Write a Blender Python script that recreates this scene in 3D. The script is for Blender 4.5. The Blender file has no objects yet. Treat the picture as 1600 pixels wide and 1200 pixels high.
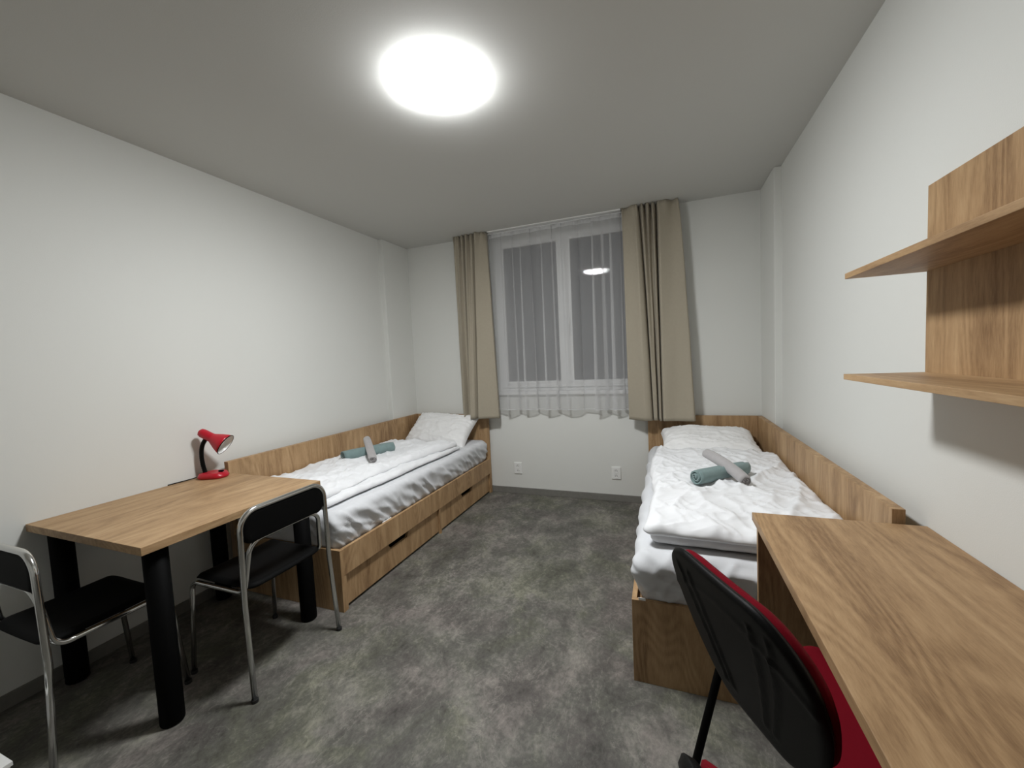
import bpy, bmesh, math, random
import numpy as np
from mathutils import Vector, Matrix

# ------------------------------------------------------------------ camera, world, exposure
SC = bpy.context.scene
COL = SC.collection
W, H, D = 3.404, 2.605, 3.750          # room width (x), height (z), window wall (y)
YF = -1.45                              # wall behind the camera

cam_d = bpy.data.cameras.new('camera'); cam = bpy.data.objects.new('camera', cam_d); COL.objects.link(cam)
cam_d.sensor_width = 36.0; cam_d.sensor_fit = 'HORIZONTAL'; cam_d.lens = 625.97 / 1600 * 36
cam_d.clip_start = 0.02
_r = Vector((0.93409528, 0.35390487, -0.04708877)); _u = Vector((0.02151742, 0.07584771, 0.99688722)); _f = Vector((-0.35637482, 0.93220087, -0.06323386))
m = Matrix.Identity(4)
for i in range(3):
    m[i][0] = _r[i]; m[i][1] = _u[i]; m[i][2] = -_f[i]
m[0][3], m[1][3], m[2][3] = 2.62464, 0.0, 1.37050
cam.matrix_world = m
SC.camera = cam

wd = bpy.data.worlds.new('night_sky'); SC.world = wd; wd.use_nodes = True
wd.node_tree.nodes['Background'].inputs[0].default_value = (0.010, 0.012, 0.018, 1)
wd.node_tree.nodes['Background'].inputs[1].default_value = 0.4

SC.view_settings.view_transform = 'Standard'; SC.view_settings.look = 'None'
SC.view_settings.gamma = 1.0; SC.view_settings.use_curve_mapping = False
SC.view_settings.exposure = 0.0
SC.cycles.max_bounces = 8; SC.cycles.diffuse_bounces = 4; SC.cycles.transparent_max_bounces = 12
LAMP_STRENGTH = 152.0

# ------------------------------------------------------------------ materials
def sr(r, g, b):
    f = lambda c: (c/255/12.92) if c/255 <= .04045 else ((c/255+.055)/1.055)**2.4
    return (f(r), f(g), f(b), 1)

def new_mat(name):
    mt = bpy.data.materials.new(name); mt.use_nodes = True
    nt = mt.node_tree; return mt, nt, nt.nodes['Principled BSDF']

def plain(name, col, rough=.5, metal=0., spec=.5, bump=0., bscale=200., var=0.):
    mt, nt, b = new_mat(name)
    b.inputs['Base Color'].default_value = col; b.inputs['Roughness'].default_value = rough
    b.inputs['Metallic'].default_value = metal; b.inputs['Specular IOR Level'].default_value = spec
    if bump or var:
        tc = nt.nodes.new('ShaderNodeTexCoord'); n = nt.nodes.new('ShaderNodeTexNoise')
        n.inputs['Scale'].default_value = bscale; n.inputs['Detail'].default_value = 3
        nt.links.new(tc.outputs['Object'], n.inputs['Vector'])
        if bump:
            bp = nt.nodes.new('ShaderNodeBump'); bp.inputs['Strength'].default_value = bump; bp.inputs['Distance'].default_value = .002
            nt.links.new(n.outputs['Fac'], bp.inputs['Height']); nt.links.new(bp.outputs['Normal'], b.inputs['Normal'])
        if var:
            mx = nt.nodes.new('ShaderNodeMix'); mx.data_type = 'RGBA'
            mx.inputs['A'].default_value = col; mx.inputs['B'].default_value = tuple(c*(1-var) for c in col[:3])+(1,)
            nt.links.new(n.outputs['Fac'], mx.inputs['Factor']); nt.links.new(mx.outputs['Result'], b.inputs['Base Color'])
    return mt

def ramp(nt, stops):
    r = nt.nodes.new('ShaderNodeValToRGB'); e = r.color_ramp.elements
    e[0].position, e[0].color = stops[0]; e[1].position, e[1].color = stops[-1]
    for p, c in stops[1:-1]:
        k = e.new(p); k.color = c
    return r

def wood(name, axis, light=(189, 158, 120), mid=(170, 138, 101), dark=(134, 104, 73)):
    """pale sawn oak laminate; grain runs along the given axis"""
    mt, nt, b = new_mat(name); L = nt.links.new
    tc = nt.nodes.new('ShaderNodeTexCoord'); oi = nt.nodes.new('ShaderNodeObjectInfo')
    cmb = nt.nodes.new('ShaderNodeVectorMath'); cmb.operation = 'SCALE'; cmb.inputs[0].default_value = (3.1, 7.3, 5.7)
    L(oi.outputs['Random'], cmb.inputs['Scale'])
    add = nt.nodes.new('ShaderNodeVectorMath'); add.operation = 'ADD'
    L(tc.outputs['Object'], add.inputs[0]); L(cmb.outputs[0], add.inputs[1])
    def mapped(long, cross):
        mp = nt.nodes.new('ShaderNodeMapping'); s = [cross]*3; s['xyz'.index(axis)] = long
        mp.inputs['Scale'].default_value = s; L(add.outputs[0], mp.inputs['Vector']); return mp
    def noise(mp, detail=4, rough=.55, dist=0.):
        n = nt.nodes.new('ShaderNodeTexNoise'); n.inputs['Scale'].default_value = 1; n.inputs['Detail'].default_value = detail
        n.inputs['Roughness'].default_value = rough; n.inputs['Distortion'].default_value = dist
        L(mp.outputs[0], n.inputs['Vector']); return n
    broad = noise(mapped(.55, 11), 2, .5)
    mid_n = noise(mapped(2.2, 30), 3, .55)
    fine = noise(mapped(34, 300), 3, .65)
    pore = noise(mapped(14, 120), 3, .6)
    wmp = mapped(.75, 4.2)
    wv = nt.nodes.new('ShaderNodeTexNoise'); wv.inputs['Scale'].default_value = 1.0; wv.inputs['Detail'].default_value = 2; wv.inputs['Distortion'].default_value = .7
    wv.inputs['Roughness'].default_value = .35
    L(wmp.outputs[0], wv.inputs['Vector'])
    mul = nt.nodes.new('ShaderNodeMath'); mul.operation = 'MULTIPLY'; mul.inputs[1].default_value = 110; L(wv.outputs['Fac'], mul.inputs[0])
    sn = nt.nodes.new('ShaderNodeMath'); sn.operation = 'SINE'; L(mul.outputs[0], sn.inputs[0])
    msk = nt.nodes.new('ShaderNodeMath'); msk.operation = 'MULTIPLY'; L(sn.outputs[0], msk.inputs[0]); L(mid_n.outputs['Fac'], msk.inputs[1])
    def comb(parts, bias):
        prev = None
        for sock, w in parts:
            mm = nt.nodes.new('ShaderNodeMath'); mm.operation = 'MULTIPLY_ADD'; L(sock, mm.inputs[0]); mm.inputs[1].default_value = w
            if prev is None: mm.inputs[2].default_value = bias
            else: L(prev, mm.inputs[2])
            prev = mm.outputs[0]
        return prev
    fac = comb([(broad.outputs['Fac'], .85), (mid_n.outputs['Fac'], .45), (fine.outputs['Fac'], .42), (pore.outputs['Fac'], .40), (msk.outputs[0], .15)], -.58)
    rp = ramp(nt, [(.18, sr(*dark)), (.48, sr(*mid)), (.78, sr(*light))])
    L(fac, rp.inputs['Fac']); L(rp.outputs['Color'], b.inputs['Base Color'])
    bp = nt.nodes.new('ShaderNodeBump'); bp.inputs['Strength'].default_value = .12; bp.inputs['Distance'].default_value = .001
    L(fine.outputs['Fac'], bp.inputs['Height']); L(bp.outputs['Normal'], b.inputs['Normal'])
    b.inputs['Roughness'].default_value = .52; b.inputs['Specular IOR Level'].default_value = .35
    return mt

def paint(name, col, bs=.25):
    mt, nt, b = new_mat(name); L = nt.links.new
    tc = nt.nodes.new('ShaderNodeTexCoord'); n = nt.nodes.new('ShaderNodeTexNoise'); n.inputs['Scale'].default_value = 260; n.inputs['Detail'].default_value = 4
    n2 = nt.nodes.new('ShaderNodeTexNoise'); n2.inputs['Scale'].default_value = 1.3; n2.inputs['Detail'].default_value = 3
    L(tc.outputs['Object'], n.inputs['Vector']); L(tc.outputs['Object'], n2.inputs['Vector'])
    mx = nt.nodes.new('ShaderNodeMix'); mx.data_type = 'RGBA'; mx.inputs['A'].default_value = col
    mx.inputs['B'].default_value = tuple(c*.96 for c in col[:3])+(1,); L(n2.outputs['Fac'], mx.inputs['Factor']); L(mx.outputs['Result'], b.inputs['Base Color'])
    bp = nt.nodes.new('ShaderNodeBump'); bp.inputs['Strength'].default_value = bs; bp.inputs['Distance'].default_value = .001
    L(n.outputs['Fac'], bp.inputs['Height']); L(bp.outputs['Normal'], b.inputs['Normal'])
    b.inputs['Roughness'].default_value = .85; b.inputs['Specular IOR Level'].default_value = .15
    return mt

def floor_mat():
    mt, nt, b = new_mat('grey_concrete_vinyl'); L = nt.links.new
    tc = nt.nodes.new('ShaderNodeTexCoord')
    def noise(sc, det, rough, dist, scale3=(1, 1, 1), off=0):
        mp = nt.nodes.new('ShaderNodeMapping'); mp.inputs['Scale'].default_value = scale3; mp.inputs['Location'].default_value = (off, off*.7, 0)
        mp.inputs['Rotation'].default_value = (0, 0, .35)
        L(tc.outputs['Object'], mp.inputs['Vector'])
        n = nt.nodes.new('ShaderNodeTexNoise'); n.inputs['Scale'].default_value = sc; n.inputs['Detail'].default_value = det
        n.inputs['Roughness'].default_value = rough; n.inputs['Distortion'].default_value = dist; L(mp.outputs[0], n.inputs['Vector']); return n.outputs['Fac']
    big = noise(3.0, 9, .70, .35, (1.15, .9, 1)); fine = noise(46, 6, .72, .3, (1.1, .9, 1), 3); hue = noise(2.8, 5, .65, .6, (1, 1, 1), 9)
    scr = noise(11, 7, .72, .5, (1.3, .8, 1), 5); vein = noise(4.5, 5, .6, 1.1, (1.2, .8, 1), 13)
    def mad(a, w, c):
        q = nt.nodes.new('ShaderNodeMath'); q.operation = 'MULTIPLY_ADD'; L(a, q.inputs[0]); q.inputs[1].default_value = w
        if isinstance(c, float): q.inputs[2].default_value = c
        else: L(c, q.inputs[2])
        return q.outputs[0]
    va = nt.nodes.new('ShaderNodeMath'); va.operation = 'ABSOLUTE'; L(mad(vein, 1.0, -.5), va.inputs[0])
    vr = nt.nodes.new('ShaderNodeMapRange'); L(va.outputs[0], vr.inputs['Value']); vr.inputs['From Min'].default_value = 0; vr.inputs['From Max'].default_value = .012
    vr.inputs['To Min'].default_value = .10; vr.inputs['To Max'].default_value = 0
    f1 = mad(fine, .50, big); f2 = mad(scr, .45, f1); f3 = mad(vr.outputs['Result'], 1.0, f2)
    rp = ramp(nt, [(.74, sr(70, 69, 66)), (.96, sr(106, 105, 101)), (1.22, sr(150, 148, 142))])
    q0 = nt.nodes.new('ShaderNodeMath'); q0.operation = 'MULTIPLY'; q0.inputs[1].default_value = .8; L(f3, q0.inputs[0])
    for e_ in rp.color_ramp.elements: pass
    L(q0.outputs[0], rp.inputs['Fac'])
    rp.color_ramp.elements[0].position = .59; rp.color_ramp.elements[1].position = .775; rp.color_ramp.elements[2].position = .96
    hr = ramp(nt, [(.36, sr(186, 179, 178)), (.5, sr(186, 184, 180)), (.64, sr(185, 186, 172))]); L(hue, hr.inputs['Fac'])
    mx = nt.nodes.new('ShaderNodeMix'); mx.data_type = 'RGBA'; mx.blend_type = 'MULTIPLY'; mx.inputs['Factor'].default_value = 1
    L(rp.outputs['Color'], mx.inputs['A']); L(hr.outputs['Color'], mx.inputs['B'])
    gain = nt.nodes.new('ShaderNodeMix'); gain.data_type = 'RGBA'; gain.blend_type = 'MULTIPLY'; gain.inputs['Factor'].default_value = 1
    gain.inputs['B'].default_value = (1.8, 1.8, 1.8, 1); gain.clamp_result = False
    L(mx.outputs['Result'], gain.inputs['A']); L(gain.outputs['Result'], b.inputs['Base Color'])
    bp = nt.nodes.new('ShaderNodeBump'); bp.inputs['Strength'].default_value = .25; bp.inputs['Distance'].default_value = .001
    L(fine, bp.inputs['Height']); L(bp.outputs['Normal'], b.inputs['Normal'])
    b.inputs['Roughness'].default_value = .55; b.inputs['Specular IOR Level'].default_value = .3
    return mt

def fabric(name, col, bs=900., strength=.25, rough=.9, sheen=.0, var=.06):
    mt, nt, b = new_mat(name); L = nt.links.new
    tc = nt.nodes.new('ShaderNodeTexCoord'); n = nt.nodes.new('ShaderNodeTexNoise'); n.inputs['Scale'].default_value = bs; n.inputs['Detail'].default_value = 2
    n2 = nt.nodes.new('ShaderNodeTexNoise'); n2.inputs['Scale'].default_value = bs*.08; n2.inputs['Detail'].default_value = 3
    L(tc.outputs['Object'], n.inputs['Vector']); L(tc.outputs['Object'], n2.inputs['Vector'])
    mx = nt.nodes.new('ShaderNodeMix'); mx.data_type = 'RGBA'; mx.inputs['A'].default_value = col; mx.inputs['B'].default_value = tuple(c*(1-var*2) for c in col[:3])+(1,)
    L(n2.outputs['Fac'], mx.inputs['Factor']); L(mx.outputs['Result'], b.inputs['Base Color'])
    bp = nt.nodes.new('ShaderNodeBump'); bp.inputs['Strength'].default_value = strength; bp.inputs['Distance'].default_value = .001
    L(n.outputs['Fac'], bp.inputs['Height']); L(bp.outputs['Normal'], b.inputs['Normal'])
    b.inputs['Roughness'].default_value = rough; b.inputs['Specular IOR Level'].default_value = .15; b.inputs['Sheen Weight'].default_value = sheen
    return mt

def sheer_mat(name, opacity):
    mt = bpy.data.materials.new(name); mt.use_nodes = True; nt = mt.node_tree; nt.nodes.clear(); L = nt.links.new
    o = nt.nodes.new('ShaderNodeOutputMaterial'); tr = nt.nodes.new('ShaderNodeBsdfTransparent')
    df = nt.nodes.new('ShaderNodeBsdfDiffuse'); tl = nt.nodes.new('ShaderNodeBsdfTranslucent')
    df.inputs['Color'].default_value = (.76, .76, .765, 1); tl.inputs['Color'].default_value = (.76, .76, .765, 1)
    a = nt.nodes.new('ShaderNodeMixShader'); a.inputs[0].default_value = .35; L(df.outputs[0], a.inputs[1]); L(tl.outputs[0], a.inputs[2])
    mxs = nt.nodes.new('ShaderNodeMixShader'); mxs.inputs[0].default_value = opacity; L(tr.outputs[0], mxs.inputs[1]); L(a.outputs[0], mxs.inputs[2])
    L(mxs.outputs[0], o.inputs['Surface']); return mt

def glow(name, col, s):
    mt = bpy.data.materials.new(name); mt.use_nodes = True; nt = mt.node_tree; nt.nodes.clear()
    o = nt.nodes.new('ShaderNodeOutputMaterial'); e = nt.nodes.new('ShaderNodeEmission'); e.inputs[0].default_value = col; e.inputs[1].default_value = s
    nt.links.new(e.outputs[0], o.inputs[0]); return mt

M = dict(
    wall=paint('white_wall_paint', (.735, .738, .705, 1)), ceil=paint('white_ceiling_paint', (.63, .628, .60, 1)),
    floor=floor_mat(), base=plain('grey_skirting', sr(128, 126, 120), .6, bump=.1, bscale=40, var=.25),
    wx=wood('oak_grain_x', 'x'), wy=wood('oak_grain_y', 'y'), wz=wood('oak_grain_z', 'z'),
    black=plain('black_paint', (.0025, .0025, .0025, 1), .6, spec=.05), leather=plain('black_seat_vinyl', (.0035, .0035, .0035, 1), .6, spec=.06, bump=.2, bscale=500), blackp=plain('black_plastic', (.003, .003, .003, 1), .42, spec=.12, bump=.25, bscale=700),
    dark=plain('painted_shade_interior', (.03, .022, .016, 1), .8),  # near-black drawer boxes: the shade behind the handle notches is in the colour
    chrome=plain('chrome_tube', (.70, .70, .69, 1), .16, 1.0), rubber=plain('black_rubber', (.015, .015, .015, 1), .7),
    red=plain('red_lacquer', (.46, .008, .022, 1), .33, spec=.45), redf=fabric('red_upholstery', (.17, .0017, .009, 1), 1200, .3),
    bulb=plain('frosted_bulb', (.85, .85, .82, 1), .2), lining=plain('white_shade_lining', (.8, .8, .78, 1), .3),
    sheet=fabric('grey_white_sheet', (.70, .71, .73, 1), 1500, .08, .75, .1, .02), duvet=fabric('white_duvet_cover', (.84, .845, .86, 1), 1500, .08, .7, .1, .015),
    pillow=fabric('white_pillowcase', (.86, .855, .85, 1), 1500, .08, .75, .1, .015),
    teal=fabric('teal_terry', (.235, .325, .32, 1), 420, .8, .95, .3, .15), greyt=fabric('grey_terry', (.45, .43, .43, 1), 420, .6, .95, .3, .08),
    curtain=fabric('beige_curtain_cloth', (.405, .36, .282, 1), 700, .3, .85, .1, .04),
    sheer=sheer_mat('white_voile', .44), hem=sheer_mat('white_voile_hem', .75),
    pvc=plain('white_pvc', (.82, .82, .81, 1), .35), gasket=plain('grey_gasket', (.05, .05, .05, 1), .7), white=plain('white_plastic', (.82, .82, .80, 1), .35),
    opal=glow('lit_opal_glass', (.97, .99, 1.0, 1), LAMP_STRENGTH), lampring=plain('lamp_seam_ring', (.45, .45, .45, 1), .5),
    tag=plain('white_tag', (.85, .85, .83, 1), .6),
)
mt, nt, b = new_mat('window_glass'); b.inputs['Base Color'].default_value = (1, 1, 1, 1); b.inputs['Roughness'].default_value = 0
b.inputs['Transmission Weight'].default_value = 1; b.inputs['IOR'].default_value = 1.5; M['glass'] = mt

# ------------------------------------------------------------------ helpers
def mk(name, V, F, mat, parent=None, smooth=False, loc=None):
    """one mesh object; V in world coordinates unless the parent is rotated / placed (then V is local to it when loc is 'local')"""
    V = np.asarray(V, float)
    if parent is not None and loc != 'local':
        q = parent
        while q is not None:
            V = V - np.array(q.location); q = q.parent
    me = bpy.data.meshes.new(name); me.from_pydata([tuple(v) for v in V], [], [tuple(int(i) for i in f) for f in F]); me.update()
    bm = bmesh.new(); bm.from_mesh(me); bmesh.ops.recalc_face_normals(bm, faces=bm.faces); bm.to_mesh(me); bm.free()
    if smooth:
        me.polygons.foreach_set('use_smooth', [True]*len(me.polygons))
    me.materials.append(mat)
    o = bpy.data.objects.new(name, me); COL.objects.link(o)
    if parent is not None: o.parent = parent
    return o

def tag(o, label, cat, group=None):
    o['label'] = label; o['category'] = cat
    if group: o['group'] = group
    return o

def thing(name, label, cat, loc=(0, 0, 0), rz=0., group=None):
    o = bpy.data.objects.new(name, None); COL.objects.link(o); o.empty_display_size = .05
    o.location = loc; o.rotation_euler = (0, 0, rz); return tag(o, label, cat, group)

def struct(o):
    o['kind'] = 'structure'; return o

def boxg(x0, x1, y0, y1, z0, z1):
    V = [(x, y, z) for x in (x0, x1) for y in (y0, y1) for z in (z0, z1)]
    F = [(0, 1, 3, 2), (4, 6, 7, 5), (0, 4, 5, 1), (2, 3, 7, 6), (0, 2, 6, 4), (1, 5, 7, 3)]
    return V, F

def join(*gs):
    V, F = [], []
    for v, f in gs:
        n = len(V); V += list(map(tuple, v)); F += [tuple(i+n for i in q) for q in f]
    return V, F

def bevbox(name, x0, x1, y0, y1, z0, z1, mat, parent=None, bev=.0015, seg=2, loc=None):
    V, F = boxg(x0, x1, y0, y1, z0, z1)
    o = mk(name, V, F, mat, parent, loc=loc)
    bm = bmesh.new(); bm.from_mesh(o.data)
    bmesh.ops.bevel(bm, geom=bm.edges[:], offset=bev, segments=seg, profile=.5, affect='EDGES'); bm.to_mesh(o.data); bm.free()
    return o

def prism(poly, axis, a, b):
    """extrude a 2-D polygon along an axis"""
    def p(u, v, w): return {'x': (w, u, v), 'y': (u, w, v), 'z': (u, v, w)}[axis]
    n = len(poly); V = [p(u, v, a) for u, v in poly]+[p(u, v, b) for u, v in poly]
    F = [tuple(range(n)), tuple(range(2*n-1, n-1, -1))]+[(i, (i+1) % n, n+(i+1) % n, n+i) for i in range(n)]
    return V, F

def fillet(pts, r, seg=6):
    pts = [Vector(p) for p in pts]; out = [pts[0]]
    for i in range(1, len(pts)-1):
        rr = r[i] if isinstance(r, (list, tuple)) else r
        a, c, e = pts[i-1], pts[i], pts[i+1]; d1 = (a-c).normalized(); d2 = (e-c).normalized()
        ang = d1.angle(d2)
        if rr <= 0 or ang > math.pi-.02: out.append(c); continue
        t = min(rr/math.tan(ang/2), .49*(a-c).length if i > 1 else .95*(a-c).length, .49*(e-c).length if i < len(pts)-2 else .95*(e-c).length)
        rr = t*math.tan(ang/2); bis = (d1+d2).normalized(); ctr = c+bis*(rr/math.sin(ang/2))
        p1 = c+d1*t; p2 = c+d2*t; v1 = p1-ctr; v2 = p2-ctr; tot = v1.angle(v2)
        for k in range(seg+1):
            s = k/seg; out.append(ctr+(v1*math.sin((1-s)*tot)+v2*math.sin(s*tot))/math.sin(tot))
    out.append(pts[-1]); return out

def tubeg(path, r, n=10, flat=1.0):
    P = [Vector(p) for p in path]; T = []
    for i in range(len(P)):
        a = P[max(i-1, 0)]; c = P[min(i+1, len(P)-1)]; T.append((c-a).normalized())
    up = Vector((0, 0, 1)) if abs(T[0].z) < .9 else Vector((1, 0, 0))
    N = (up-T[0]*up.dot(T[0])).normalized(); V = []
    for i in range(len(P)):
        N = (N-T[i]*N.dot(T[i])).normalized(); B = T[i].cross(N); rr = r[i] if isinstance(r, (list, tuple)) else r
        for k in range(n):
            a = 2*math.pi*k/n; V.append(tuple(P[i]+N*(rr*math.cos(a)*flat)+B*(rr*math.sin(a))))
    F = [(i*n+k, i*n+(k+1) % n, (i+1)*n+(k+1) % n, (i+1)*n+k) for i in range(len(P)-1) for k in range(n)]
    F += [tuple(range(n))[::-1], tuple((len(P)-1)*n+k for k in range(n))]
    return V, F

def latheg(prof, n=32, c=(0, 0, 0)):
    """profile of (radius, z); closed where the radius is 0"""
    V, F, rings = [], [], []
    for r, z in prof:
        if r < 1e-6: rings.append([len(V)]); V.append((c[0], c[1], c[2]+z))
        else:
            rings.append(list(range(len(V), len(V)+n)))
            V += [(c[0]+r*math.cos(2*math.pi*k/n), c[1]+r*math.sin(2*math.pi*k/n), c[2]+z) for k in range(n)]
    for a, b in zip(rings, rings[1:]):
        for k in range(n):
            q = (k+1) % n
            if len(a) == 1 and len(b) == 1: continue
            if len(a) == 1: F.append((a[0], b[k], b[q]))
            elif len(b) == 1: F.append((a[k], a[q], b[0]))
            else: F.append((a[k], a[q], b[q], b[k]))
    return V, F

def xf(V, M4):
    V = np.asarray(V, float); A = np.array(M4); return V@A[:3, :3].T+A[:3, 3]

# vectorised gradient noise
_rng = np.random.RandomState(7); _perm = _rng.permutation(256); _perm = np.concatenate([_perm, _perm, _perm]); _g = _rng.randn(256, 3); _g /= np.linalg.norm(_g, axis=1)[:, None]
def pn(x, y, z=0.):
    x, y, z = np.broadcast_arrays(np.asarray(x, float), np.asarray(y, float), np.asarray(z, float))
    xi, yi, zi = np.floor(x).astype(int), np.floor(y).astype(int), np.floor(z).astype(int)
    xf_, yf, zf = x-xi, y-yi, z-zi; fd = lambda t: t*t*t*(t*(t*6-15)+10); u, v, w = fd(xf_), fd(yf), fd(zf)
    def g(a, b_, c):
        h = _perm[_perm[_perm[(xi+a) & 255]+((yi+b_) & 255)]+((zi+c) & 255)]; G = _g[h & 255]
        return G[..., 0]*(xf_-a)+G[..., 1]*(yf-b_)+G[..., 2]*(zf-c)
    l = lambda a, b_, t: a+(b_-a)*t
    return l(l(l(g(0, 0, 0), g(1, 0, 0), u), l(g(0, 1, 0), g(1, 1, 0), u), v), l(l(g(0, 0, 1), g(1, 0, 1), u), l(g(0, 1, 1), g(1, 1, 1), u), v), w)
def ridge(x, y, z=0., p=2.):
    return (1-np.clip(np.abs(pn(x, y, z))*2.2, 0, 1))**p
def sstep(a, b_, x):
    t = np.clip((np.asarray(x, float)-a)/(b_-a), 0, 1); return t*t*(3-2*t)

def softbox(x0, x1, y0, y1, z0, z1, r, res, disp=None, rz=None):
    """rounded box on a fine grid, displaced along its normal by disp(P, N)"""
    lo = np.array([x0, y0, z0]); hi = np.array([x1, y1, z1]); n = [max(2, int(round((hi[i]-lo[i])/res))) for i in range(3)]
    idx = {}; V = []; F = []
    def vid(i, j, k):
        key = (i, j, k)
        if key not in idx: idx[key] = len(V); V.append([lo[0]+(hi[0]-lo[0])*i/n[0], lo[1]+(hi[1]-lo[1])*j/n[1], lo[2]+(hi[2]-lo[2])*k/n[2]])
        return idx[key]
    for i in range(n[0]):
        for j in range(n[1]):
            for k in (0, n[2]): F.append((vid(i, j, k), vid(i+1, j, k), vid(i+1, j+1, k), vid(i, j+1, k)))
    for i in range(n[0]):
        for k in range(n[2]):
            for j in (0, n[1]): F.append((vid(i, j, k), vid(i+1, j, k), vid(i+1, j, k+1), vid(i, j, k+1)))
    for j in range(n[1]):
        for k in range(n[2]):
            for i in (0, n[0]): F.append((vid(i, j, k), vid(i, j+1, k), vid(i, j+1, k+1), vid(i, j, k+1)))
    P = np.array(V); R3 = np.array([r, r, rz if rz else r]); R3 = np.minimum(R3, (hi-lo)/2-1e-5)
    C = np.clip(P, lo+R3, hi-R3); d = (P-C)/R3; L2 = np.linalg.norm(d, axis=1); Li = np.abs(d).max(axis=1)
    s = np.where(L2 > 1e-9, Li/np.maximum(L2, 1e-9), 0); dn = d*s[:, None]; Q = C+dn*R3
    N = dn/R3; nn = np.linalg.norm(N, axis=1); N = N/np.maximum(nn, 1e-9)[:, None]
    if disp is not None: Q = disp(Q, N)
    return Q, F

def rrslab(hw, hh, R, t, fn, nu=28, nv=28, edge=.02):
    """rounded-rectangle slab in (a,b), thickness t with soft edge; fn maps (a,b,c) arrays to xyz"""
    u, v = np.meshgrid(np.linspace(-hw, hw, nu), np.linspace(-hh, hh, nv), indexing='ij')
    P = np.stack([u, v], -1); inner = np.array([hw-R, hh-R]); C = np.clip(P, -inner, inner); d = P-C
    L2 = np.linalg.norm(d, axis=-1); Li = np.abs(d).max(-1); s = np.where(L2 > 1e-9, Li/np.maximum(L2, 1e-9), 0); Q = C+d*s[..., None]
    e = R-np.linalg.norm(Q-C, axis=-1); e = np.where(L2 > 1e-9, e, R); e = np.maximum(e, 0)
    inn = np.minimum(hw-np.abs(Q[..., 0]), hh-np.abs(Q[..., 1])); e = np.minimum(e+0*inn, np.maximum(inn, 0)+e*0) if R < edge else np.where(L2 > 1e-9, e, inn)
    k = np.sqrt(np.clip(1-(1-np.clip(e/edge, 0, 1))**2, 0, 1)); h = t/2*(.12+.88*k)
    a = Q[..., 0]; b_ = Q[..., 1]
    top = fn(a, b_, h); bot = fn(a, b_, -h); V = np.concatenate([top.reshape(-1, 3), bot.reshape(-1, 3)]); n = nu*nv; F = []
    id_ = lambda i, j: i*nv+j
    for i in range(nu-1):
        for j in range(nv-1):
            q = (id_(i, j), id_(i+1, j), id_(i+1, j+1), id_(i, j+1)); F.append(q); F.append(tuple(x+n for x in q[::-1]))
    bd = [(i, 0) for i in range(nu-1)]+[(nu-1, j) for j in range(nv-1)]+[(i, nv-1) for i in range(nu-1, 0, -1)]+[(0, j) for j in range(nv-1, 0, -1)]
    for q in range(len(bd)):
        a1 = id_(*bd[q]); b1 = id_(*bd[(q+1) % len(bd)]); F.append((a1, b1, b1+n, a1+n))
    return V, F

# ------------------------------------------------------------------ the room
WT = .25
WX0, WX1, WZ0, WZ1 = 1.035, 2.465, 1.02, 2.565         # window opening
struct(mk('floor', *boxg(-WT, W+WT, YF-WT, D+WT, -.12, 0), M['floor']))
struct(mk('ceiling', *boxg(-WT, W+WT, YF-WT, D+WT, H, H+.15), M['ceil']))
struct(mk('wall_left', *boxg(-WT, 0, YF-WT, D+WT, 0, H), M['wall']))
struct(mk('wall_right', *boxg(W, W+WT, YF-WT, D+WT, 0, H), M['wall']))
struct(mk('wall_front', *boxg(0, W, YF-WT, YF, 0, H), M['wall']))
struct(mk('wall_back', *join(boxg(0, WX0, D, D+WT, 0, H), boxg(WX1, W, D, D+WT, 0, H), boxg(WX0, WX1, D, D+WT, 0, WZ0), boxg(WX0, WX1, D, D+WT, WZ1, H)), M['wall']))
struct(bevbox('trim_1', -.01, .05, 3.332, D+.01, 0.001, H-.0005, M['wall'], bev=.004))
struct(bevbox('trim_2', W-.045, W+.01, 3.332, D+.01, 0.001, H-.0005, M['wall'], bev=.004))
struct(bevbox('baseboard_back', .05, W-.045, D-.012, D, 0, .062, M['base'], bev=.002))
struct(bevbox('baseboard_left', 0, .012, YF, 3.332, 0, .062, M['base'], bev=.002))
struct(bevbox('baseboard_right', W-.012, W, YF, 3.332, 0, .062, M['base'], bev=.002))
struct(bevbox('baseboard_front', .012, W-.012, YF, YF+.012, 0, .062, M['base'], bev=.002))

# window: outer frame, two sashes, panes, handle, sill
fy0, fy1 = 3.825, 3.895
def frame(x0, x1, z0, z1, w, y0, y1):
    return join(boxg(x0, x0+w, y0, y1, z0, z1), boxg(x1-w, x1, y0, y1, z0, z1), boxg(x0+w, x1-w, y0, y1, z0, z0+w), boxg(x0+w, x1-w, y0, y1, z1-w, z1))
win = struct(mk('window_1', *frame(WX0, WX1, WZ0+.02, WZ1, .045, fy0, fy1), M['pvc']))
xm = 1.7475
for k, (a, c) in enumerate(((WX0+.04, xm-.004), (xm+.004, WX1-.04))):
    sash = mk('window_sash', *frame(a, c, WZ0+.055, WZ1-.035, .062 if k == 0 else .062, fy0-.018, fy1-.01), M['pvc'], win)
    gz0, gz1 = WZ0+.117, WZ1-.097
    mk('gasket', *frame(a+.060, c-.060, gz0-.002, gz1+.002, .006, fy0+.004, fy0+.02), M['gasket'], sash)
    mk('pane', *boxg(a+.062, c-.062, fy0+.012, fy0+.017, gz0, gz1), M['glass'], sash)
mk('mullion_cover', *boxg(xm-.016, xm+.016, fy0-.026, fy0-.018, WZ0+.06, WZ1-.04), M['pvc'], win)
hb = bevbox('window_handle', xm+.022, xm+.046, fy0-.026, fy0-.018, 1.66, 1.73, M['white'], win, bev=.003)
bevbox('lever', xm+.026, xm+.042, fy0-.058, fy0-.046, 1.58, 1.705, M['white'], hb, bev=.004)
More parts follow.
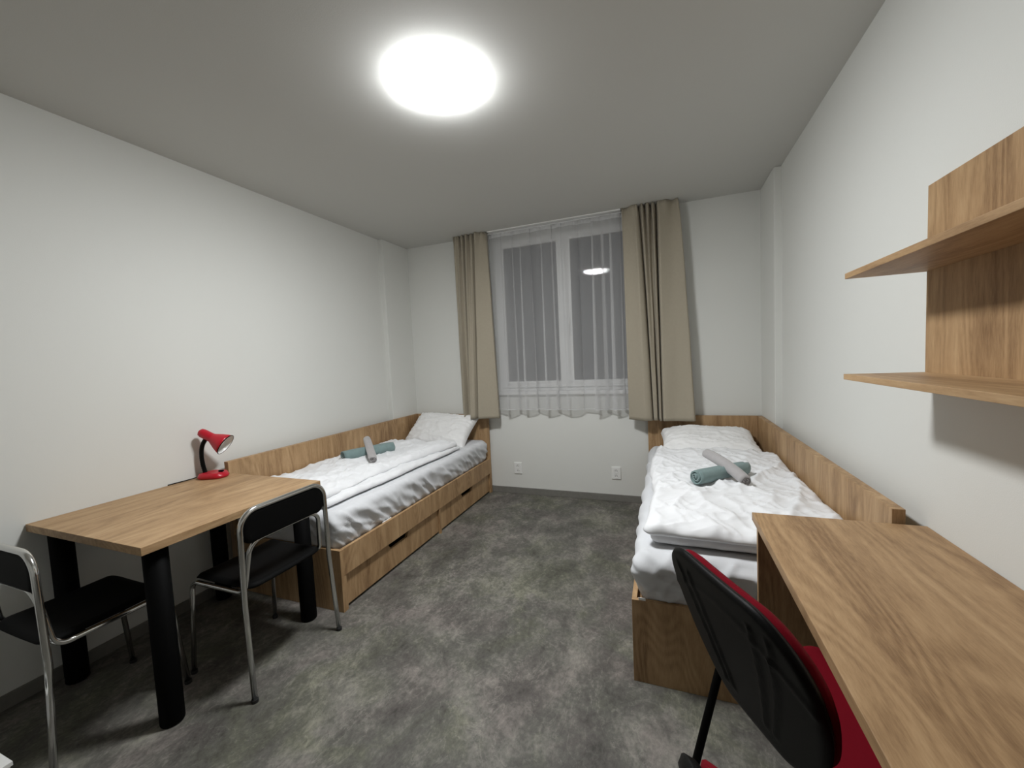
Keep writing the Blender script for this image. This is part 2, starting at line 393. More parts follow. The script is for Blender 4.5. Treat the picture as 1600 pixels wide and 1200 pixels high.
bevbox('lever_stem', xm+.028, xm+.040, fy0-.048, fy0-.026, 1.688, 1.702, M['white'], hb, bev=.002)
bevbox('window_sill', WX0-.03, WX1+.03, D-.035, fy0, WZ0-.012, WZ0+.02, M['pvc'], win, bev=.004)

# ------------------------------------------------------------------ ceiling lamp
LX, LY = 1.722, 1.635
lamp = thing('ceiling_lamp', 'round lit opal ceiling lamp glowing white on the ceiling', 'lamp', (LX, LY, H))
R = .186
mk('base_plate', *latheg([(0, 0), (R-.030, 0), (R-.030, -.0115), (0, -.0115)], 48, (LX, LY, H)), M['white'], lamp)
prof = [(0, -.012), (R-.004, -.012)]
for k in range(0, 9):
    a = k/8*math.pi/2; prof.append((R*math.cos(a), -.013-.030*math.sin(a)))
prof[-1] = (0, -.043)
df_ = mk('diffuser', *latheg(prof, 40, (LX, LY, H)), M['opal'], lamp, True)
ring = [(R+.0005, -.0095), (R+.0035, -.0095), (R+.0035, -.0130), (R+.0005, -.0130), (R+.0005, -.0095)]
mk('seam_ring', *latheg(ring, 48, (LX, LY, H)), M['lampring'], df_)

# ------------------------------------------------------------------ beds
def bed(side):
    left = side == 'L'
    X = (lambda x: x) if left else (lambda x: W-x)
    root = thing('single_bed', 'oak single bed with two drawers below, beside the table with the red lamp' if left else 'oak single bed whose foot end stands behind the long desk',
                 'bed', (X(.49), 2.69, 0), 0, 'single beds along the side walls')
    def b(name, x0, x1, y0, y1, z0, z1, mat, par=None, bev=.0012):
        a, c = sorted((X(x0), X(x1))); o = bevbox(name, a, c, y0, y1, z0, z1, mat, root, bev)
        return o
    b('side_panel', .048, .084, 1.655, 3.73, .0, .814, M['wz'])
    b('headboard', .084, .927, 3.710, 3.730, 0, .814, M['wz'])
    b('foot_panel', .084, .927, 1.655, 1.675, 0, .354, M['wz'])
    b('front_rail', .907, .927, 1.675, 3.710, .203, .354, M['wz'])
    for y0, y1 in ((1.675, 1.694), (2.693, 2.716), (3.690, 3.710)): b('upright', .907, .925, y0, y1, 0, .203, M['wz'])
    b('slat_base', .084, .907, 1.675, 3.710, .30, .325, M['wy'])
    for y0, y1 in ((1.697, 2.690), (2.719, 3.687)):
        ym = (y0+y1)/2; z0, z1 = .018, .196
        poly = [(y0, z0), (y1, z0), (y1, z1), (ym+.115, z1), (ym+.090, z1-.042), (ym-.090, z1-.042), (ym-.115, z1), (y0, z1)]
        a, c = sorted((X(.890), X(.908)))
        dr = mk('drawer_front', *prism(poly, 'x', a, c), M['wz'], root)
        bx0, bx1 = sorted((X(.25), X(.889)))
        t = .012
        mk('drawer_box', *join(boxg(bx0, bx1, y0+.02, y1-.02, .03, .03+t), boxg(bx0, bx0+t, y0+.02, y1-.02, .03+t, .16), boxg(bx1-t, bx1, y0+.02, y1-.02, .03+t, .13),
                             boxg(bx0+t, bx1-t, y0+.02, y0+.02+t, .03+t, .16), boxg(bx0+t, bx1-t, y1-.02-t, y1-.02, .03+t, .16)), M['dark'], dr)
    return root
bedL = bed('L'); bedR = bed('R')

def mattress(side):
    left = side == 'L'
    x0, x1 = (.088, .905) if left else (W-.905, W-.088)
    sgn = 1 if left else -1
    def disp(Q, N):
        x, y, z = Q[:, 0], Q[:, 1], Q[:, 2]
        sx = np.clip(sgn*N[:, 0], 0, 1); sy = np.clip(-N[:, 1], 0, 1); up = np.clip(N[:, 2], 0, 1)
        low = 1-sstep(.36, .54, z)
        if left:
            f = ridge(y*12+z*13, z*3.0+4, .3, 2.2)*.026+ridge(y*25+z*20, z*4, 2.3, 2)*.010+ridge(y*6+z*16, z*2, 7.3, 3)*.012-.010
            w = sx*(.35+.65*(1-np.abs(low-.5)))*f
            wf = sy*(ridge(x*9+z*8, z*3, 5.1, 1.8)*.010)
        else:
            w = sx*(ridge(y*5+z*4, z*4, .3, 2.5)*.014+.016*np.sin(np.clip((z-.36)/.17, 0, 1)*math.pi))
            wf = sy*(ridge(x*3.2-z*7, z*6+x*2, 5.4, 3)*.026+ridge(x*5+z*11, z*5, 8.2, 4)*.020+ridge(x*9-z*9, z*8, 2.2, 4)*.012-.008-.004*np.exp(-((z-.462+.05*(x-2.9))/.004)**2)-.003*np.exp(-((x-2.80)/.004)**2))
        top = up*(pn(x*3, y*3, 1.7)*.006+ridge(x*5, y*4+x*3, 6.5, 4)*.003)
        edge = -.012*low*low*(sx+sy)
        o = Q+N*(w+wf+top+edge)[:, None]
        o[:, 2] = np.maximum(o[:, 2], .3265); return o
    V, F = softbox(x0, x1, 1.662, 3.705, .3265, .553, .05, .011, disp)
    V[:, 0] = np.clip(V[:, 0], .0855 if left else W-.93, .93 if left else W-.0855); V[:, 1] = np.clip(V[:, 1], 1.63, 3.708)
    # keep the hem inside the rail
    lo = V[:, 2] < .356
    if left: V[lo, 0] = np.minimum(V[lo, 0], .905)
    else: V[lo, 0] = np.maximum(V[lo, 0], W-.905)
    V[lo, 1] = np.maximum(V[lo, 1], 1.677)
    root = thing('mattress', 'mattress in a wrinkled grey-white fitted sheet, on the bed beside the lamp table' if left else 'mattress in a smooth white fitted sheet, on the bed behind the long desk',
                 'mattress', ((x0+x1)/2, 2.69, .3265), 0, 'mattresses on the beds')
    mk('fitted_sheet', V, F, M['sheet'], root, True)
    if left: bevbox('care_tag', .9065, .9095, 2.04, 2.13, .345, .360, M['tag'], root, .0008)
    else: bevbox('care_tag', W-.900, W-.872, 1.655, 1.6575, .355, .366, M['tag'], root, .0008)
    return root
matL = mattress('L'); matR = mattress('R')

def slab(x0, x1, y0, y1, z0, z1, r, rz, xedge, wr, seed, res=.0085):
    """soft quilt slab: xedge(y) bends the free long edge, wr = wrinkle gain"""
    def disp(Q, N):
        x, y, z = Q[:, 0].copy(), Q[:, 1].copy(), Q[:, 2]
        up = np.clip(N[:, 2], 0, 1)
        o = Q+np.zeros_like(Q)
        wx = x+.06*pn(x*4, y*4, seed+.5); wy = y+.06*pn(x*4, y*4, seed+3.5)
        big = pn(wx*3.2, wy*2.6, seed)*.024+pn(wx*7, wy*6, seed+1)*.011
        fold = ridge(wx*5.5-wy*2.0, wy*1.6, seed+2, 3.5)*.017+ridge(wx*4+wy*4.5, wx*2-wy*1.5, seed+4, 5)*.013+ridge(wx*13+wy*4, wy*7, seed+6, 4)*.0085+ridge(wx*9-wy*15, wx*5, seed+9, 5)*.006
        o[:, 2] += up*wr*(big+fold-.006)
        side = 1-up
        o[:, 0] += N[:, 0]*side*wr*(ridge(y*6, z*9, seed+7, 2)*.012)
        o[:, 1] += N[:, 1]*side*wr*(ridge(x*6, z*9, seed+8, 2)*.014)
        if xedge is not None: o[:, 0] += xedge(x, y)
        o[:, 2] = np.maximum(o[:, 2], z0); return o
    return softbox(x0, x1, y0, y1, z0, z1, r, res, disp, rz)

zt = .562
dL = thing('duvet', 'white duvet folded double on the bed beside the lamp table, under a pair of towels', 'duvet', (.45, 2.4, zt), 0, 'white duvets')
mk('lower_layer', *slab(.100, .800, 1.705, 3.24, zt, zt+.034, .03, .017, lambda x, y: sstep(.3, .8, x)*(.005+.045*(y-1.7)/1.4+.006*np.sin(y*9)), .55, 3.), M['duvet'], dL, True)
mk('upper_layer', *slab(.100, .775, 1.745, 3.20, zt+.030, zt+.074, .035, .022,
    lambda x, y: sstep(.3, .77, x)*(np.interp(y, [1.7, 1.9, 2.05, 2.3, 2.5, 2.9, 3.2], [.0, -.03, -.038, -.045, -.035, .02, .075])+.008*np.sin(y*17)), .95, 11.), M['duvet'], dL, True)
dR = thing('duvet', 'puffy white duvet folded double on the bed behind the long desk, with towels on it', 'duvet', (2.93, 2.45, zt), 0, 'white duvets')
mk('lower_layer', *slab(2.555, W-.100, 1.735, 3.17, zt, zt+.040, .03, .02, lambda x, y: -.012*np.sin(y*7)*sstep(2.9, 2.55, x), .55, 23.), M['duvet'], dR, True)
mk('upper_layer', *slab(2.545, W-.098, 1.715, 3.19, zt+.036, zt+.084, .04, .024, lambda x, y: .014*np.sin(y*6+1)*sstep(2.9, 2.55, x), 1.0, 31.), M['duvet'], dR, True)

def pillow(label, cx, cy, cz, a, b_, h, tilt, rz, seed, roll=0.):
    n = 64
    u, v = np.meshgrid(np.linspace(-1, 1, n), np.linspace(-1, 1, n), indexing='ij')
    prof = np.sqrt(np.clip((1-np.abs(u)**3.2)*(1-np.abs(v)**2.6), 0, 1))
    x = a*u*(1-.07*(1-v*v)*np.abs(u)**3); y = b_*v*(1-.09*(1-u*u)*np.abs(v)**3)
    edge = 1-prof
    wr = (ridge(u*2.2+.4*v, v*3.2, seed, 3)*.022+ridge(u*5, v*3+u*2, seed+2, 4)*.014+ridge(u*9-v*3, v*6, seed+3, 4)*.007)*(.45+.55*edge)+pn(u*1.6, v*1.6, seed+5)*.02*prof
    up = h*prof**.72*.62+wr*prof**.4; dn = -h*prof**.9*.38
    V = np.concatenate([np.stack([x, y, up], -1).reshape(-1, 3), np.stack([x, y, dn], -1).reshape(-1, 3)]); N = n*n; F = []
    for i in range(n-1):
        for j in range(n-1):
            q = (i*n+j, (i+1)*n+j, (i+1)*n+j+1, i*n+j+1); F.append(q); F.append(tuple(k+N for k in q[::-1]))
    o = mk('pillow', V, F, M['pillow'], None, True)
    bm = bmesh.new(); bm.from_mesh(o.data); bmesh.ops.remove_doubles(bm, verts=bm.verts[:], dist=1e-4); bmesh.ops.recalc_face_normals(bm, faces=bm.faces); bm.to_mesh(o.data); bm.free()
    o.location = (cx, cy, cz); o.rotation_euler = (tilt, roll, rz)
    return tag(o, label, 'pillow', 'white pillows')
pillow('crumpled white pillow leaning on the headboard under the narrower curtain', .485, 3.525, .672, .355, .215, .13, math.radians(38), math.radians(-3), 4., math.radians(2.5))
pillow('plump white pillow lying flat at the headboard of the bed behind the desk', 2.925, 3.42, .625, .345, .255, .175, math.radians(9), 0, 14.)

# ------------------------------------------------------------------ rolled towels
def towel(label, p0, p1, R, th, turns, mat, seed, bend=0., squash=.9):
    p0 = Vector(p0); p1 = Vector(p1); ax = (p1-p0); Ln = ax.length; ax.normalize()
    side = ax.cross(Vector((0, 0, 1))).normalized(); upv = side.cross(ax)
    K = int(turns*22); rin = max(R-th*turns*1.18-th, .004)
    outer = []; inner = []
    for i in range(K+1):
        t = i/K; a = t*turns*2*math.pi+1.0; r = rin+(R-rin)*t
        outer.append((r*math.cos(a), r*math.sin(a))); inner.append(((r-th)*math.cos(a), (r-th)*math.sin(a)))
    ns = 20; V = []; m2 = 2*(K+1)
    for s in range(ns+1):
        q = s/ns; fl = 1-.10*(abs(2*q-1)**6)
        c = p0+ax*(Ln*q)+upv*(-bend*(2*q-1)**2)
        for k, (a, b2) in enumerate(outer+inner[::-1]):
            d = 1+.05*float(pn(a*40+seed, b2*40, q*5))
            ext = ax*(.006*math.sin(k*.35+seed)) if s in (0, ns) else Vector((0, 0, 0))
            V.append(tuple(c+side*(a*fl*d)+upv*(b2*fl*d*squash)+ext))
    F = [(s*m2+k, s*m2+(k+1) % m2, (s+1)*m2+(k+1) % m2, (s+1)*m2+k) for s in range(ns) for k in range(m2)]
    for s in (0, ns):
        for k in range(K): F.append((s*m2+k, s*m2+k+1, s*m2+m2-2-k, s*m2+m2-1-k))
    o = mk('rolled_towel', V, F, mat, None, True)
    ctr = (p0+p1)/2; o.data.transform(Matrix.Translation(-ctr)); o.location = ctr
    return tag(o, label, 'towel', 'rolled towels on the duvets')
zL = zt+.075
towel('teal rolled towel lying on the duvet beside the lamp table', (.275, 2.395, zL+.040), (.452, 2.775, zL+.040), .057, .010, 3.0, M['teal'], 1.)
towel('small grey rolled towel resting across the teal one, nearer the red lamp', (.285, 2.655, zL+.122), (.570, 2.385, zL+.028), .036, .008, 2.5, M['greyt'], 5.)
zR = zt+.085
towel('teal rolled towel with visible spiral end, on the duvet behind the long desk', (2.765, 2.315, zR+.043), (3.035, 2.56, zR+.043), .054, .011, 3.0, M['teal'], 9.)
towel('small grey rolled towel laid over the teal one, on the bed behind the desk', (2.845, 2.60, zR+.118), (3.005, 2.315, zR+.046), .040, .009, 2.5, M['greyt'], 12., .012)

# ------------------------------------------------------------------ curtains
def catmull(P, n):
    P = np.array(P, float); P = np.vstack([2*P[0]-P[1], P, 2*P[-1]-P[-2]]); out = []
    segs = len(P)-3
    for k in range(n):
        t = k/(n-1)*segs; i = min(int(t), segs-1); s = t-i; a, b_, c, d = P[i:i+4]
        out.append(.5*((2*b_)+(-a+c)*s+(2*a-5*b_+4*c-d)*s*s+(-a+3*b_-3*c+d)*s**3))
    return np.array(out)

def drape(name, label, top, bot, z0, z1, mat, seed, group, n=150, nz=56, gather=.013):
    A = catmull(top, n); B = catmull(bot, n); V = []
    for j in range(nz+1):
        t = j/nz; z = z1+(z0-z1)*t; e = t**.8
        C = A*(1-e)+B*e; s = np.linspace(0, 1, n)
        g = gather*np.exp(-((z1-z)/.09)**2)
        C = C.copy(); sw = s+.05*pn(s*5, 0*s, seed+1.5)+.012*t*pn(s*4, z*1.2, seed+6.)
        fa = .014+.022*np.abs(pn(s*3.1, z*.5, seed+2.))
        C[:, 1] += g*np.sin(s*2*math.pi*13+seed)+.004*pn(s*9, z*2.2, seed)-fa*(1-2*np.abs(np.sin(sw*math.pi*6.5+seed)))*sstep(0, .08, s)*sstep(1, .92, s)
        C[:, 0] += .003*pn(s*7, z*3, seed+3)
        zz = z+np.where(j == nz, .012*pn(s*6, 0*s, seed+8), 0)*1.0
        V.append(np.stack([C[:, 0], C[:, 1], np.broadcast_to(zz, C[:, 0].shape)], -1))
    V = np.concatenate(V); F = [(j*n+i, j*n+i+1, (j+1)*n+i+1, (j+1)*n+i) for j in range(nz) for i in range(n-1)]
    o = mk(name, V, F, mat, None, True)
    return o
CY = 3.625
lt = [(.685, 3.655), (.690, CY), (.735, CY-.015), (.752, CY+.02), (.775, CY-.02), (.80, CY+.02), (.825, CY-.025), (.85, CY+.02), (.875, CY-.02), (.90, CY+.015), (.925, CY-.03), (.97, CY-.02), (1.03, CY-.005), (1.035, CY+.03)]
lb = [(.674, 3.690), (.682, CY+.02), (.712, CY-.025), (.738, CY-.035), (.752, CY+.01), (.768, CY+.04), (.790, CY-.035), (.818, CY-.062), (.846, CY-.058), (.864, CY+.02), (.880, CY+.03), (.902, CY-.06), (1.075, CY-.03), (1.085, CY+.03)]
rt = [(2.315, CY+.03), (2.318, CY-.005), (2.40, CY-.02), (2.435, CY-.03), (2.452, CY+.02), (2.475, CY-.03), (2.50, CY+.02), (2.52, CY-.035), (2.545, CY+.02), (2.565, CY-.03), (2.585, CY+.02), (2.61, CY-.03), (2.70, CY-.02), (2.755, CY+.0), (2.757, 3.655)]
rb = [(2.335, CY+.03), (2.333, CY-.01), (2.43, CY-.045), (2.515, CY-.05), (2.527, CY+.04), (2.538, CY-.045), (2.560, CY-.05), (2.568, CY+.04), (2.578, CY-.05), (2.596, CY-.05), (2.602, CY+.04), (2.612, CY-.06), (2.72, CY-.065), (2.845, CY-.025), (2.858, 3.695)]
for nm, lab, tp, bt, sd in (('curtain', 'beige curtain panel hanging over the bed with the crumpled pillow', lt, lb, 2.), ('curtain', 'wider beige curtain panel hanging over the bed behind the desk', rt, rb, 6.)):
    o = drape(nm, lab, tp, bt, .787, 2.6035, M['curtain'], sd, 'beige curtains')
    tag(o, lab, 'curtain', 'beige curtains')
    md = o.modifiers.new('thick', 'SOLIDIFY'); md.thickness = .0025; md.offset = 0

# sheer: one gathered sheet with irregular folds, hem and heading tape
n, nz = 420, 40
s = np.linspace(0, 1, n); sx0, sx1 = 1.045, 2.345
def sheer_xy(z):
    t = (2.578-z)/(2.578-.866)
    ph = s*12.5*2*math.pi; warp = 1.8*pn(s*4.3, 0*s, 3.3)+.35*t*pn(s*6, 0*s, 8.8)
    amp = (.012+.026*t)*(.5+1.0*np.abs(pn(s*5.1, 0*s, 1.2))+.25)
    y = 3.672+amp*np.sin(ph*.5+warp*3)+.010*np.sin(ph+warp*2)+.003*np.exp(-((2.578-z)/.05)**2)*np.sin(ph*6)
    x = sx0+(sx1-sx0)*s+(.021+.010*t)*(.95+.8*np.abs(pn(s*7.7, 0*s, 5.5)))*np.sin(ph+warp*5+1.0)+.006*t*pn(s*20, 0*s, 4.)
    return x, y
def sheet(z_hi, z_lo, rows, dy=0.):
    V = []
    for j in range(rows+1):
        z = z_hi+(z_lo-z_hi)*j/rows; x, y = sheer_xy(z); zz = z+0*s; V.append(np.stack([x, y+dy, zz], -1))
    V = np.concatenate(V); F = [(j*n+i, j*n+i+1, (j+1)*n+i+1, (j+1)*n+i) for j in range(rows) for i in range(n-1)]
    return V, F
sh = thing('sheer_curtain', 'white see-through voile curtain in front of the window', 'curtain', (1.70, 3.668, .866))
mk('voile', *sheet(2.578, .866, nz), M['sheer'], sh, True)
mk('hem', *sheet(.876, .866, 2, -.0015), M['hem'], sh, True)
mk('heading_tape', *sheet(2.578, 2.545, 4, -.0015), M['hem'], sh, True)
rail = thing('curtain_rail', 'slim white curtain rail fixed to the ceiling above the window', 'curtain rail', (1.72, 3.65, H))
bevbox('rail_profile', .72, 2.70, 3.690, 3.715, H-.016, H-.0002, M['pvc'], rail, .002)
bevbox('rail_lip', 1.05, 2.30, 3.630, 3.690, H-.009, H-.0002, M['pvc'], rail, .001)

# ------------------------------------------------------------------ wall sockets
def socket(label, x, z):
    r = thing('wall_socket', label, 'socket', (x, D, z), 0, 'double sockets under the window')
    bevbox('cover_plate', x-.041, x+.041, D-.010, D, z-.058, z+.058, M['white'], r, .003)
    for dz in (.024, -.024):
        ring_ = [(.0205, 0), (.0225, -.002), (.0225, .003), (.0205, .003), (.0205, 0)]
        V, F = latheg([(0, .0005), (.020, .0005), (.020, .0035), (.0225, .0035), (.0225, 0), (.0, 0)], 24)
        T = Matrix.Translation((x, D-.010, z+dz))@Matrix.Rotation(math.pi/2, 4, 'X')
        cup = mk('socket_cup', xf(V, T), F, M['white'], r)
        for dx in (-.0095, .0095):
            V, F = latheg([(0, .0005), (.0028, .0005), (.0028, .0012), (0, .0012)], 10)
            mk('contact_hole', xf(V, Matrix.Translation((x+dx, D-.010, z+dz-.003))@Matrix.Rotation(math.pi/2, 4, 'X')), F, M['black'], cup)
        V, F = tubeg([(x, D-.012, z+dz+.010), (x, D-.022, z+dz+.010)], .0024, 8)
        mk('earth_pin', V, F, M['chrome'], cup)
socket('white double socket on the window wall, next to the bed with drawers showing', 1.217, .262)
socket('white double socket on the window wall, next to the bed behind the desk', 2.186, .266)

# ------------------------------------------------------------------ table with the lamp
TX, TY0, TY1, TZ = .836, .832, 1.647, .749
tbl = thing('dining_table', 'square oak table with black round legs against the wall', 'table', (.42, 1.24, 0))
bevbox('tabletop', .003, TX, TY0, TY1, TZ-.032, TZ, M['wy'], tbl, .0015)
for x, y in ((.085, .905), (.772, .905), (.085, 1.560), (.772, 1.560)):
    lg = mk('leg', *latheg([(0, .004), (.039, .004), (.040, .008), (.040, TZ-.0325), (0, TZ-.0325)], 28, (x, y, 0)), M['black'], tbl)
    for p in lg.data.polygons: p.use_smooth = len(p.vertices) == 4
    mk('foot', *latheg([(0, 0), (.034, 0), (.034, .004), (0, .004)], 24, (x, y, 0)), M['rubber'], lg)

# ------------------------------------------------------------------ chrome chairs
def chrome_chair(label, loc, rz):
    r = thing('tube_chair', label, 'chair', loc, rz, 'chrome tube chairs at the square table')
    L = 'local'; tr = .0112
    p = fillet([(-.231, 0, .006), (-.222, .022, .40), (-.216, .018, .790), (.216, .018, .790), (.222, .022, .40), (.231, 0, .006)], [0, .3, .075, .075, .3, 0], 8)
    rf = mk('rear_frame', *tubeg(p, tr, 12), M['chrome'], r, True, L)
    p = fillet([(-.205, .430, .006), (-.197, .395, .437), (-.197, .052, .437), (-.176, .024, .656), (.176, .024, .656), (.197, .052, .437), (.197, .395, .437), (.205, .430, .006)],
               [0, .045, .045, .06, .06, .045, .045, 0], 8)
    sf = mk('seat_frame', *tubeg(p, tr*.92, 12), M['chrome'], r, True, L)
    for x, y in ((-.231, 0), (.231, 0), (-.205, .430), (.205, .430)):
        mk('foot_cap', *latheg([(0, 0), (.0135, 0), (.0135, .014), (0, .014)], 14, (x, y, 0)), M['rubber'], rf if y == 0 else sf, False, L)
    def fn(a, b_, c):
        y = .215+b_; z = .458+c-.016*np.exp(-((y-.21)/.16)**2)*np.exp(-(a/.16)**2)-.03*sstep(.36, .43, y)
        return np.stack([a, y, z], -1)
    mk('seat', *rrslab(.192, .192, .05, .026, fn, 26, 26, .012), M['leather'], r, True, L)
    def fb(a, b_, c):
        return np.stack([a, .020+c+.0*a, .716+b_], -1)
    mk('backrest', *rrslab(.211, .068, .045, .016, fb, 26, 18, .008), M['leather'], r, True, L)
    return r
chrome_chair('chrome tube chair with black seat, partly cut off, at the table end', (.410, .622, 0), 0.)
chrome_chair('chrome tube chair with black backrest facing the room, between the table and bed', (1.008, 1.304, 0), math.pi/2)

# ------------------------------------------------------------------ red desk lamp
ld = Vector((.934, .356, 0)).normalized(); ln = Vector((-ld.y, ld.x, 0)); LB = Vector((.105, 1.552, TZ))
tl = thing('desk_lamp', 'red bendable desk lamp standing on the oak table by the wall', 'lamp', tuple(LB))
def Lp(a, n_, z): return LB+ld*a+ln*n_+Vector((0, 0, z))
def fbase(a, b_, c):
    P = np.stack([a, b_, c], -1); top = c > 0
    out = np.zeros(P.shape)
    for i in range(3): out[..., i] = LB[i]+ld[i]*a*(1-.06*(c > 0))+ln[i]*b_*(1-.06*(c > 0))
    out[..., 2] = TZ+.0005+(c+.0145)*(1+.0*a)+np.where(top, .006*(1-(a/.085)**2), 0)
    return out
lbase = mk('base', *rrslab(.083, .055, .052, .029, fbase, 26, 22, .010), M['red'], tl, True)
V, F = softbox(-.013, .013, -.008, .008, 0, .009, .003, .004)
T = Matrix.Translation(Lp(.048, 0, .034))@Matrix.Rotation(math.atan2(ld.y, ld.x), 4, 'Z')
mk('switch', xf(V, T), F, M['black'], lbase, True)
neck = [Lp(-.046, 0, .028), Lp(-.056, 0, .075), Lp(-.060, 0, .125), Lp(-.056, 0, .170), Lp(-.044, 0, .205), Lp(-.026, 0, .232)]
npth = [Vector(q) for q in catmull([tuple(q) for q in neck], 44)]
mk('neck', *tubeg(npth, [.0115+.0012*math.cos(i*math.pi) for i in range(44)], 14), M['blackp'], tl, True)
axis = (ld*.80+Vector((0, 0, -.52))+ln*.10).normalized()
hd = Lp(-.040, 0, .268)
q = axis.to_track_quat('Z', 'X').to_matrix().to_4x4(); T = Matrix.Translation(hd)@q
shade = [(0, -.022), (.012, -.021), (.022, -.014), (.026, 0), (.026, .050), (.028, .060), (.036, .076), (.048, .100), (.058, .125), (.062, .142)]
V, F = latheg(shade+[(.060, .142)], 36); sd = mk('shade', xf(V, T), F, M['red'], tl, True)
V, F = latheg([(.0602, .1417), (.056, .125), (.046, .101), (.034, .078), (.024, .058), (0, .056)], 36); mk('shade_lining', xf(V, T), F, M['lining'], sd, True)
V, F = latheg([(0, .058), (.014, .060), (.015, .075), (.024, .095), (.027, .110), (.022, .120), (.010, .126), (0, .128)], 20); mk('bulb', xf(V, T), F, M['bulb'], sd, True)
V, F = latheg([(.0622, .139), (.0635, .141), (.0622, .1435), (.0602, .1435), (.0622, .139)], 36); mk('shade_rim', xf(V, T), F, M['black'], sd, True)
cord = catmull([tuple(Lp(-.080, 0, .010)), (.020, 1.475, TZ+.006), (.010, 1.42, TZ+.004), (.006, 1.37, TZ+.0035)], 24)
mk('cord', *tubeg([Vector(c) for c in cord], .0028, 8), M['black'], tl, True)

# ------------------------------------------------------------------ long desk and wall shelf
DX, DY0, DY1, DZ = 2.911, .12, 1.637, .771
dk = thing('desk', 'long oak desk standing against the wall under the wall shelf', 'desk', (3.15, .88, 0))
bevbox('desktop', DX, W-.002, DY0, DY1, DZ-.028, DZ, M['wy'], dk, .0015)
for y0 in (DY0+.03, DY1-.046): bevbox('side_panel', DX+.010, W-.014, y0, y0+.02, 0, DZ-.0285, M['wz'], dk, .0012)
bevbox('back_panel', W-.060, W-.042, DY0+.05, DY1-.046, .32, DZ-.0285, M['wy'], dk, .0012)

sy0, sy1 = .60, 1.628
wsf = thing('wall_shelf', 'oak wall shelf with two boards and a back panel above the desk', 'shelf', (W, 1.1, 1.25))
bevbox('back_panel', W-.019, W-.0005, sy0, sy1, 1.250, 1.834, M['wz'], wsf, .0012)
bevbox('shelf_board', 3.180, W-.0195, sy0, sy1, 1.577, 1.595, M['wy'], wsf, .0012)
bevbox('shelf_board', 3.178, W-.0195, sy0, sy1, 1.250, 1.268, M['wy'], wsf, .0012)

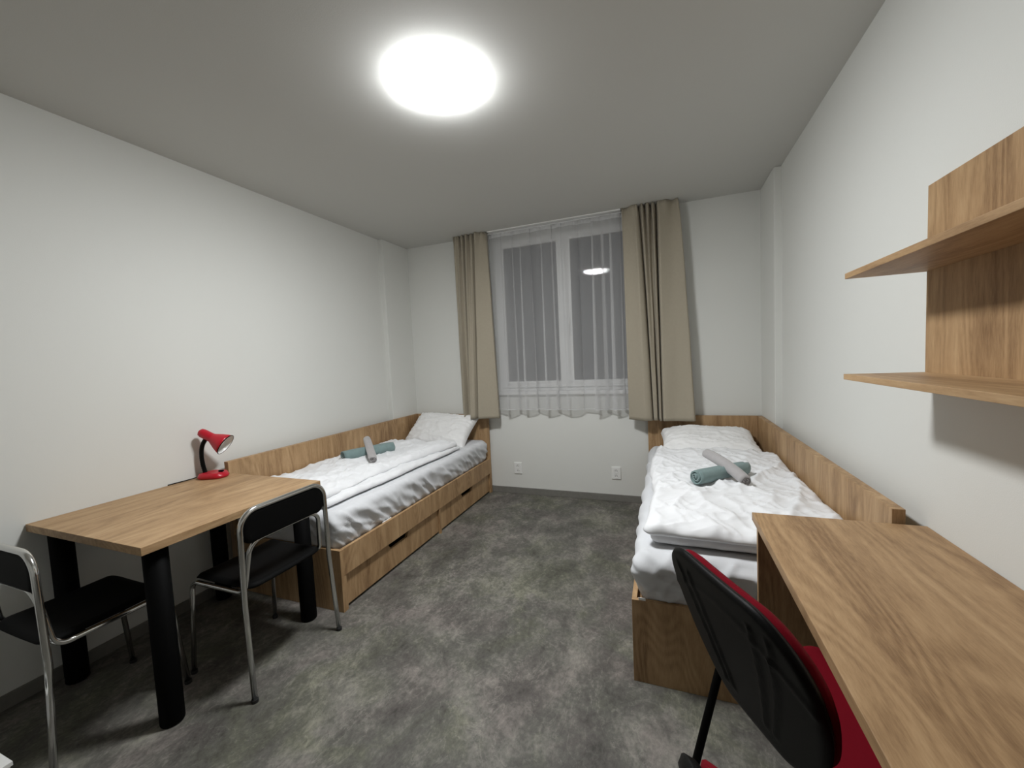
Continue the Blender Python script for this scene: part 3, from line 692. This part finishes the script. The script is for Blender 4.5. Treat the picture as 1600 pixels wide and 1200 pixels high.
# ------------------------------------------------------------------ red office chairs
def red_chair(label, loc, rz):
    r = thing('office_chair', label, 'chair', loc, rz, 'red office chairs at the long desk'); L = 'local'
    hh = .19
    def place(a, b_, c, yo):
        v = (b_+hh)/(2*hh); k = .74+.26*sstep(-.05, .60, v)
        x = a*k; y = -.159-.115*np.maximum(v, 0)**1.15+.010*(x/.235)**2+yo+c
        return np.stack([x, y, .486+(b_+hh)*1.008], -1)
    def shell(a, b_, c):
        rib = np.where(c < 0, -.005*np.exp(-((np.abs(a)-.085-.03*b_/hh)/.007)**2)-.005*np.exp(-((np.abs(a)-.125-.04*b_/hh)/.007)**2)-.003*np.exp(-((b_-.120+a*a*1.5)/.010)**2), 0)
        rib = rib*(np.abs(b_) < .14)
        return place(a, b_, c+rib, 0)
    mk('back_shell', *rrslab(.230, hh, .13, .026, shell, 60, 48, .016), M['blackp'], r, True, L)
    mk('back_cushion', *rrslab(.221, hh-.008, .125, .034, lambda a, b_, c: place(a, b_, c, .024), 36, 30, .022), M['redf'], r, True, L)
    def seat(a, b_, c, z):
        y = b_+.088
        return np.stack([a*(1-.05*(b_/.22)*-1), y, z+c-.03*sstep(.15, .26, y)+.018*(a/.24)**2], -1)
    mk('seat_cushion', *rrslab(.208, .205, .11, .055, lambda a, b_, c: seat(a, b_, c, .455), 36, 30, .03), M['redf'], r, True, L)
    mk('seat_shell', *rrslab(.200, .197, .11, .026, lambda a, b_, c: seat(a, b_, c, .421), 30, 26, .016), M['blackp'], r, True, L)
    for s_ in (-1, 1):
        p = fillet([(s_*.263, -.191, .010), (s_*.263, -.060, .462), (s_*.195, -.01, .430), (s_*.10, .03, .410)], [0, .03, .02, 0], 6)
        rl = mk('rear_leg', *tubeg(p, .0105, 12, 1.25), M['black'], r, True, L)
        p = fillet([(s_*.250, .230, .010), (s_*.195, .190, .402), (s_*.165, -.04, .402), (s_*.11, -.080, .425), (s_*.09, -.152, .53)], [0, .05, .04, .03, 0], 6)
        fl = mk('front_leg', *tubeg(p, .0105, 12, 1.25), M['black'], r, True, L)
        for x, y in ((s_*.263, -.193), (s_*.251, .231)):
            mk('foot_cap', *latheg([(0, 0), (.016, 0), (.014, .018), (0, .018)], 14, (x, y, 0)), M['rubber'], rl if y < 0 else fl, False, L)
    return r
red_chair('red cushioned office chair with black back shell pulled up to the desk', (2.954, 1.094, 0), math.radians(-61.5))
red_chair('red and black chair of which only a corner peeks in at the lower edge', (2.952, .499, 0), math.radians(-61.5))

# ------------------------------------------------------------------ white bin at the lower left
bn = thing('waste_bin', 'white box-shaped bin cut off at the lower corner beside the chrome chair', 'bin', (.575, .40, 0))
bx0, bx1, by0, by1, bz = .40, .745, .26, .512, .22
def frust(x0, x1, y0, y1, z0, z1, ins):
    V = [(x0+ins, y0+ins, z0), (x1-ins, y0+ins, z0), (x1-ins, y1-ins, z0), (x0+ins, y1-ins, z0), (x0, y0, z1), (x1, y0, z1), (x1, y1, z1), (x0, y1, z1)]
    return V, [(0, 3, 2, 1), (0, 1, 5, 4), (1, 2, 6, 5), (2, 3, 7, 6), (3, 0, 4, 7), (4, 5, 6, 7)]
mk('bin_body', *frust(bx0+.004, bx1-.004, by0+.004, by1-.004, 0, bz-.012, .02), M['white'], bn)
rim = [(bx0, by0), (bx1, by0), (bx1, by1), (bx0, by1)]
mk('lid_frame', *join(boxg(bx0, bx0+.07, by0, by1, bz-.012, bz), boxg(bx1-.07, bx1, by0, by1, bz-.012, bz), boxg(bx0+.07, bx1-.07, by0, by0+.05, bz-.012, bz), boxg(bx0+.07, bx1-.07, by1-.05, by1, bz-.012, bz)), M['white'], bn)
mk('lid_flap', *boxg(bx0+.072, bx1-.072, by0+.052, by1-.052, bz-.0118, bz-.006), M['black'], bn)
